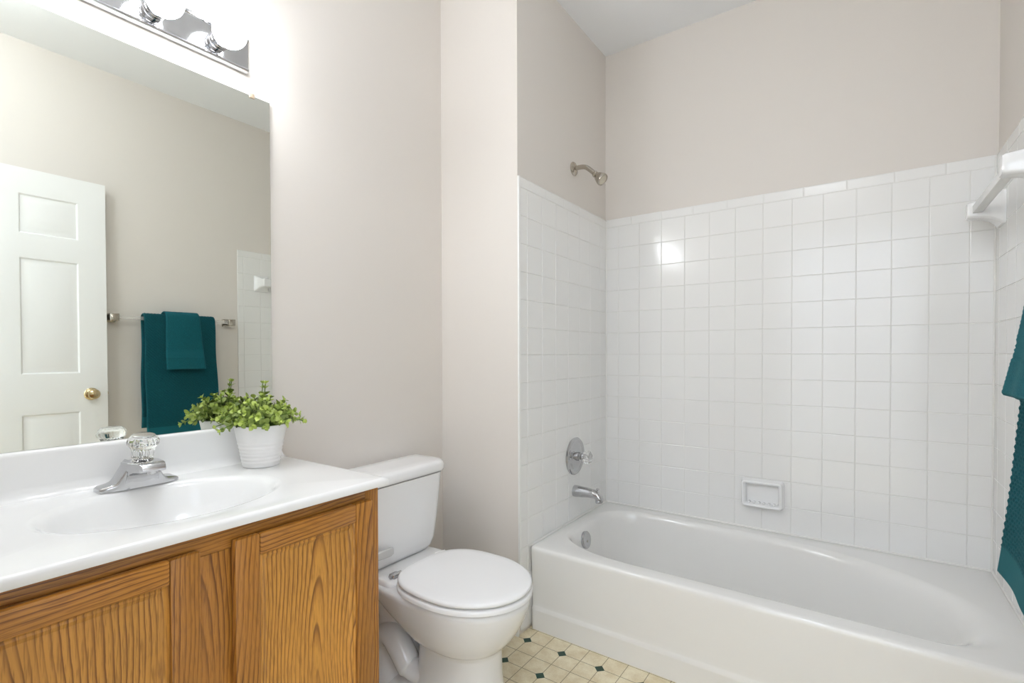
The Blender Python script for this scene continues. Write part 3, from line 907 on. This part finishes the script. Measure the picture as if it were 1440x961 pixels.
# ------------------------------------------------------------------ towel bar and towels on the right wall
BX, BZ = 1.413, 1.318
def build_bar():
    root = thing('towel_bar', 'clear acrylic towel bar with square chrome posts holding teal towels', 'towel bar', (L+TB, -1.15, BZ))
    xw = L+TB
    for y in (-1.452, -.842):
        bm = bmesh.new()
        sec = [(0, .024), (.006, .024), (.009, .020), (.012, .0165), (.052, .0155), (.058, .020), (.088, .020), (.091, .017)]
        rings = [[Vector((xw-d, y+a, BZ+b_)) for a, b_ in rrect(-h, h, -h, h, .0025, 3)] for d, h in sec]
        loft(bm, rings); fix(bm); link_mesh('post', bm, M_nickel, root, 40)
    bm = bmesh.new(); box(bm, BX-.0095, BX+.0095, -1.436, -.858, BZ-.0095, BZ+.0095, .001)
    fix(bm); link_mesh('rod', bm, M_rod, root)
build_bar()

def drape(path_c, half, y0, y1, ny, th, disp, band):
    """cloth hung over the bar: centre path in (x, z), given thickness, closed edges; disp(s, y) outer relief"""
    # arc length resample
    pts = [Vector((x, 0, z)) for x, z in path_c]
    return pts

def hang(root, name, front, back, top, y0, y1, th, step, relief, bands, mats, flare=0.0, edge_wave=0.0, label=None):
    """front/back: list of (x, z) from the top down; top: points over the bar. Builds a folded slab of cloth."""
    ctrl = list(reversed(back))+top+front
    cr = bez([(x, 0, z) for x, z in ctrl], 24)
    # resample evenly
    acc = [0]
    for a, b_ in zip(cr[:-1], cr[1:]): acc.append(acc[-1]+(b_-a).length)
    tot = acc[-1]; ns = max(8, int(tot/step)); path = []
    j = 0
    for i in range(ns+1):
        s = tot*i/ns
        while j < len(acc)-2 and acc[j+1] < s: j += 1
        t = (s-acc[j])/max(1e-9, acc[j+1]-acc[j]); path.append(cr[j].lerp(cr[j+1], t))
    ny = max(6, int((y1-y0)/step))
    bm = bmesh.new()
    grid_o, grid_i = [], []
    for i, p in enumerate(path):
        t = (path[min(i+1, ns)]-path[max(i-1, 0)]).normalized()
        nrm = Vector((t.z, 0, -t.x))          # outward
        s = tot*i/ns
        ro, ri = [], []
        down = max(0, BZ-p.z)
        for k in range(ny+1):
            v = k/ny
            y = y0+(y1-y0)*v
            yy = y + flare*down*(v-.5)*2 + edge_wave*math.sin(s*17+2*v)*(abs(v-.5)*2)**3
            e = min(1, min(v, 1-v)*(y1-y0)/(th*.5)); e = math.sqrt(max(0, 1-(1-e)**2))   # rounded side edges
            es = min(1, min(s, tot-s)/(th*.5)); es = math.sqrt(max(0, 1-(1-es)**2))
            h = th*.5*max(.12, min(e, es))
            d = relief(s, tot, y)
            fold = .0035*math.sin(9*v+1.0)*min(1, down/.3)
            ro.append(Vector((p.x, yy, p.z))+nrm*(h+d*min(e, es)-fold*1))
            ri.append(Vector((p.x, yy, p.z))-nrm*(h)-nrm*fold)
        grid_o.append(ro); grid_i.append(ri)
    vo = [[bm.verts.new(q) for q in r] for r in grid_o]
    vi = [[bm.verts.new(q) for q in r] for r in grid_i]
    for i in range(ns):
        s = tot*(i+.5)/ns
        m = bands(s, tot)
        for k in range(ny):
            f = bm.faces.new((vo[i][k], vo[i][k+1], vo[i+1][k+1], vo[i+1][k])); f.material_index = m
            f = bm.faces.new((vi[i][k+1], vi[i][k], vi[i+1][k], vi[i+1][k+1])); f.material_index = m
        f = bm.faces.new((vo[i][0], vo[i+1][0], vi[i+1][0], vi[i][0])); f.material_index = m
        f = bm.faces.new((vo[i+1][ny], vo[i][ny], vi[i][ny], vi[i+1][ny])); f.material_index = m
    for i in (0, ns):
        for k in range(ny):
            bm.faces.new((vo[i][k], vi[i][k], vi[i][k+1], vo[i][k+1]) if i == 0 else (vo[i][k+1], vi[i][k+1], vi[i][k], vo[i][k]))
    fix(bm)
    return link_mesh(name, bm, mats, None, 180, loc=root)

def weave(s, tot, y):
    if tot-s < .062 or s < .062: return .0
    p = .0165
    a, b_ = (s+y)/p, (s-y)/p
    ia, ib = math.floor(a), math.floor(b_)
    fa, fb = a-ia, b_-ib
    if (ia+ib) % 2:  # strand along a
        q = math.sin(PI*fb)**.6*(.55+.45*math.sin(PI*fa))
    else:
        q = math.sin(PI*fa)**.6*(.55+.45*math.sin(PI*fb))
    return .0043*q-.0024
bath = hang((BX, -1.137, BZ), 'bath_towel',
            [(BX-.027, BZ-.05), (BX-.036, BZ-.25), (BX-.050, BZ-.45), (BX-.064, BZ-.60), (BX-.072, BZ-.676)],
            [(BX+.0215, BZ-.05), (BX+.023, BZ-.25), (BX+.022, BZ-.45), (BX+.020, BZ-.62)],
            [(BX+.021, BZ+.006), (BX+.010, BZ+.0212), (BX-.010, BZ+.0214), (BX-.023, BZ+.005)],
            -1.321, -.950, .014, .0031, weave, lambda s, t: 1 if (t-s < .062 or s < .062) else 0, [M_weave, M_band], flare=.010, edge_wave=.002)
tag(bath, 'teal basket-weave bath towel draped over the clear towel bar', 'towel')
def hand_rel(s, tot, y):
    r = .0006*math.sin(s*900)*math.sin(y*870)
    if .075 < tot-s < .112:
        return -.0014+.0012*math.sin((tot-s)*900)
    return r
hand = hang((BX, -1.125, BZ+.02), 'hand_towel',
            [(BX-.048, BZ-.05), (BX-.058, BZ-.14), (BX-.071, BZ-.22), (BX-.084, BZ-.290)],
            [(BX+.038, BZ-.05), (BX+.039, BZ-.14), (BX+.038, BZ-.25)],
            [(BX+.037, BZ+.008), (BX+.024, BZ+.034), (BX-.002, BZ+.041), (BX-.027, BZ+.034), (BX-.041, BZ+.006)],
            -1.222, -1.042, .013, .004, hand_rel, lambda s, t: 1 if .07 < t-s < .116 or t-s < .008 else 0, [M_towel, M_band], flare=.045)
tag(hand, 'smaller plain teal hand towel folded over the bath towel', 'towel')

# ------------------------------------------------------------------ potted plant
def build_plant():
    px, py = -.297, -1.672
    root = thing('potted_plant', 'small bushy green plant in a white ribbed pot on the sink top', 'plant', (px, py, ZT))
    bm = bmesh.new()
    h = .118; rb, rtp = .0465, .0685
    prof = [(0, rb-.003), (.002, rb)]
    for i in range(1, 41):
        t = i/41
        r = rb+(rtp-rb)*t
        if .10 < t < .62: r += .0009*math.sin((t-.10)/.52*2*PI*6)
        prof.append((h*t, r))
    prof += [(h-.001, rtp+.0006), (h, rtp-.001), (h-.001, rtp-.003), (h-.02, rtp-.006), (h-.022, .001)]
    lathe(bm, (px, py, ZT), (0, 0, 1), prof, 64, cap1=False); fix(bm)
    link_mesh('pot', bm, M_pot, root, 50)
    bm = bmesh.new(); lathe(bm, (px, py, ZT+h-.0215), (0, 0, 1), [(0, .062), (.004, .060), (.008, .03), (.009, .001)], 32); fix(bm)
    link_mesh('soil', bm, M_soil, root)
    rnd = random.Random(11)
    base = Vector((px, py, ZT+h-.014))
    def leaf(bm, tone, p, d, nrm, ln, wd, tv):
        d = d.normalized(); side = d.cross(nrm).normalized(); nrm = side.cross(d).normalized()
        rows = []
        for k, (t, w) in enumerate(((0, .12), (.2, .62), (.45, 1.0), (.7, .92), (.88, .55), (1.0, .06))):
            c = p+d*(ln*t)-nrm*(ln*.22*t*t)
            rows.append((c-side*(wd*w)+nrm*(wd*.25*w), c, c+side*(wd*w)+nrm*(wd*.25*w)))
        vs = [[bm.verts.new(q) for q in r] for r in rows]
        for r in vs:
            for v in r: v[tone] = tv
        for a, b_ in zip(vs[:-1], vs[1:]):
            for i in range(2):
                bm.faces.new((a[i], a[i+1], b_[i+1], b_[i])).material_index = 0
    N = 84
    for s in range(N):
        az = s*2.39996+rnd.uniform(-.2, .2)
        k = (s+.5)/N
        el = math.radians(88-70*math.sqrt(k)+rnd.uniform(-7, 7))
        ln = (.082+.016*k)*rnd.uniform(.74, 1.10)
        if k < .35: ln *= .92
        if s in (1, 6): ln = .118; el = math.radians(84)
        d = Vector((math.cos(az)*math.cos(el), math.sin(az)*math.cos(el), math.sin(el)))
        st = base+Vector((math.cos(az), math.sin(az), 0))*rnd.uniform(.005, .035)*math.sqrt(k)
        p0 = st; p1 = st+d*(ln*.5)+Vector((0, 0, .012)); p2 = st+d*ln+Vector((0, 0, .010-.022*k))
        # keep the sprigs clear of the mirror
        lim = W+.014
        for q in (p1, p2):
            if q.x < lim: q.x = lim+rnd.uniform(0, .006)
        path = bez([p0, p1, p2], 6)
        bm = bmesh.new(); tone = bm.verts.layers.float.new('tone')
        tube(bm, path, [.0014]*len(path), 6, 1)
        npair = 8
        for j in range(npair):
            t = .12+.88*j/(npair-1)
            i = min(len(path)-1, int(t*(len(path)-1)))
            p = path[i]; tan = (path[min(i+1, len(path)-1)]-path[max(i-1, 0)]).normalized()
            h1 = Vector((0, 0, 1)) if abs(tan.z) < .95 else Vector((1, 0, 0))
            a = tan.cross(h1).normalized(); b_ = a.cross(tan).normalized()
            ph = j*PI/2+s
            size = (.0185 if j < npair-2 else .0140)*rnd.uniform(.82, 1.2)
            for sg in (0, PI):
                o_ = a*math.cos(ph+sg)+b_*math.sin(ph+sg)
                dd = o_*.85+tan*(.55+.5*t)
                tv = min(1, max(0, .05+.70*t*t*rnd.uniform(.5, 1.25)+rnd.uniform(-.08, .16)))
                q = p+dd.normalized()*size
                if q.x < W+.009: continue
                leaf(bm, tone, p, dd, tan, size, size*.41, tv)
        for k2 in range(3):
            o_ = Vector((rnd.uniform(-1, 1), rnd.uniform(-1, 1), rnd.uniform(-.2, 1)))
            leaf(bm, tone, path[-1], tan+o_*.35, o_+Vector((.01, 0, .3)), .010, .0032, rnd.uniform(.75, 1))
        link_mesh('sprig', bm, [M_leaf, M_stem], root, 60)
build_plant()
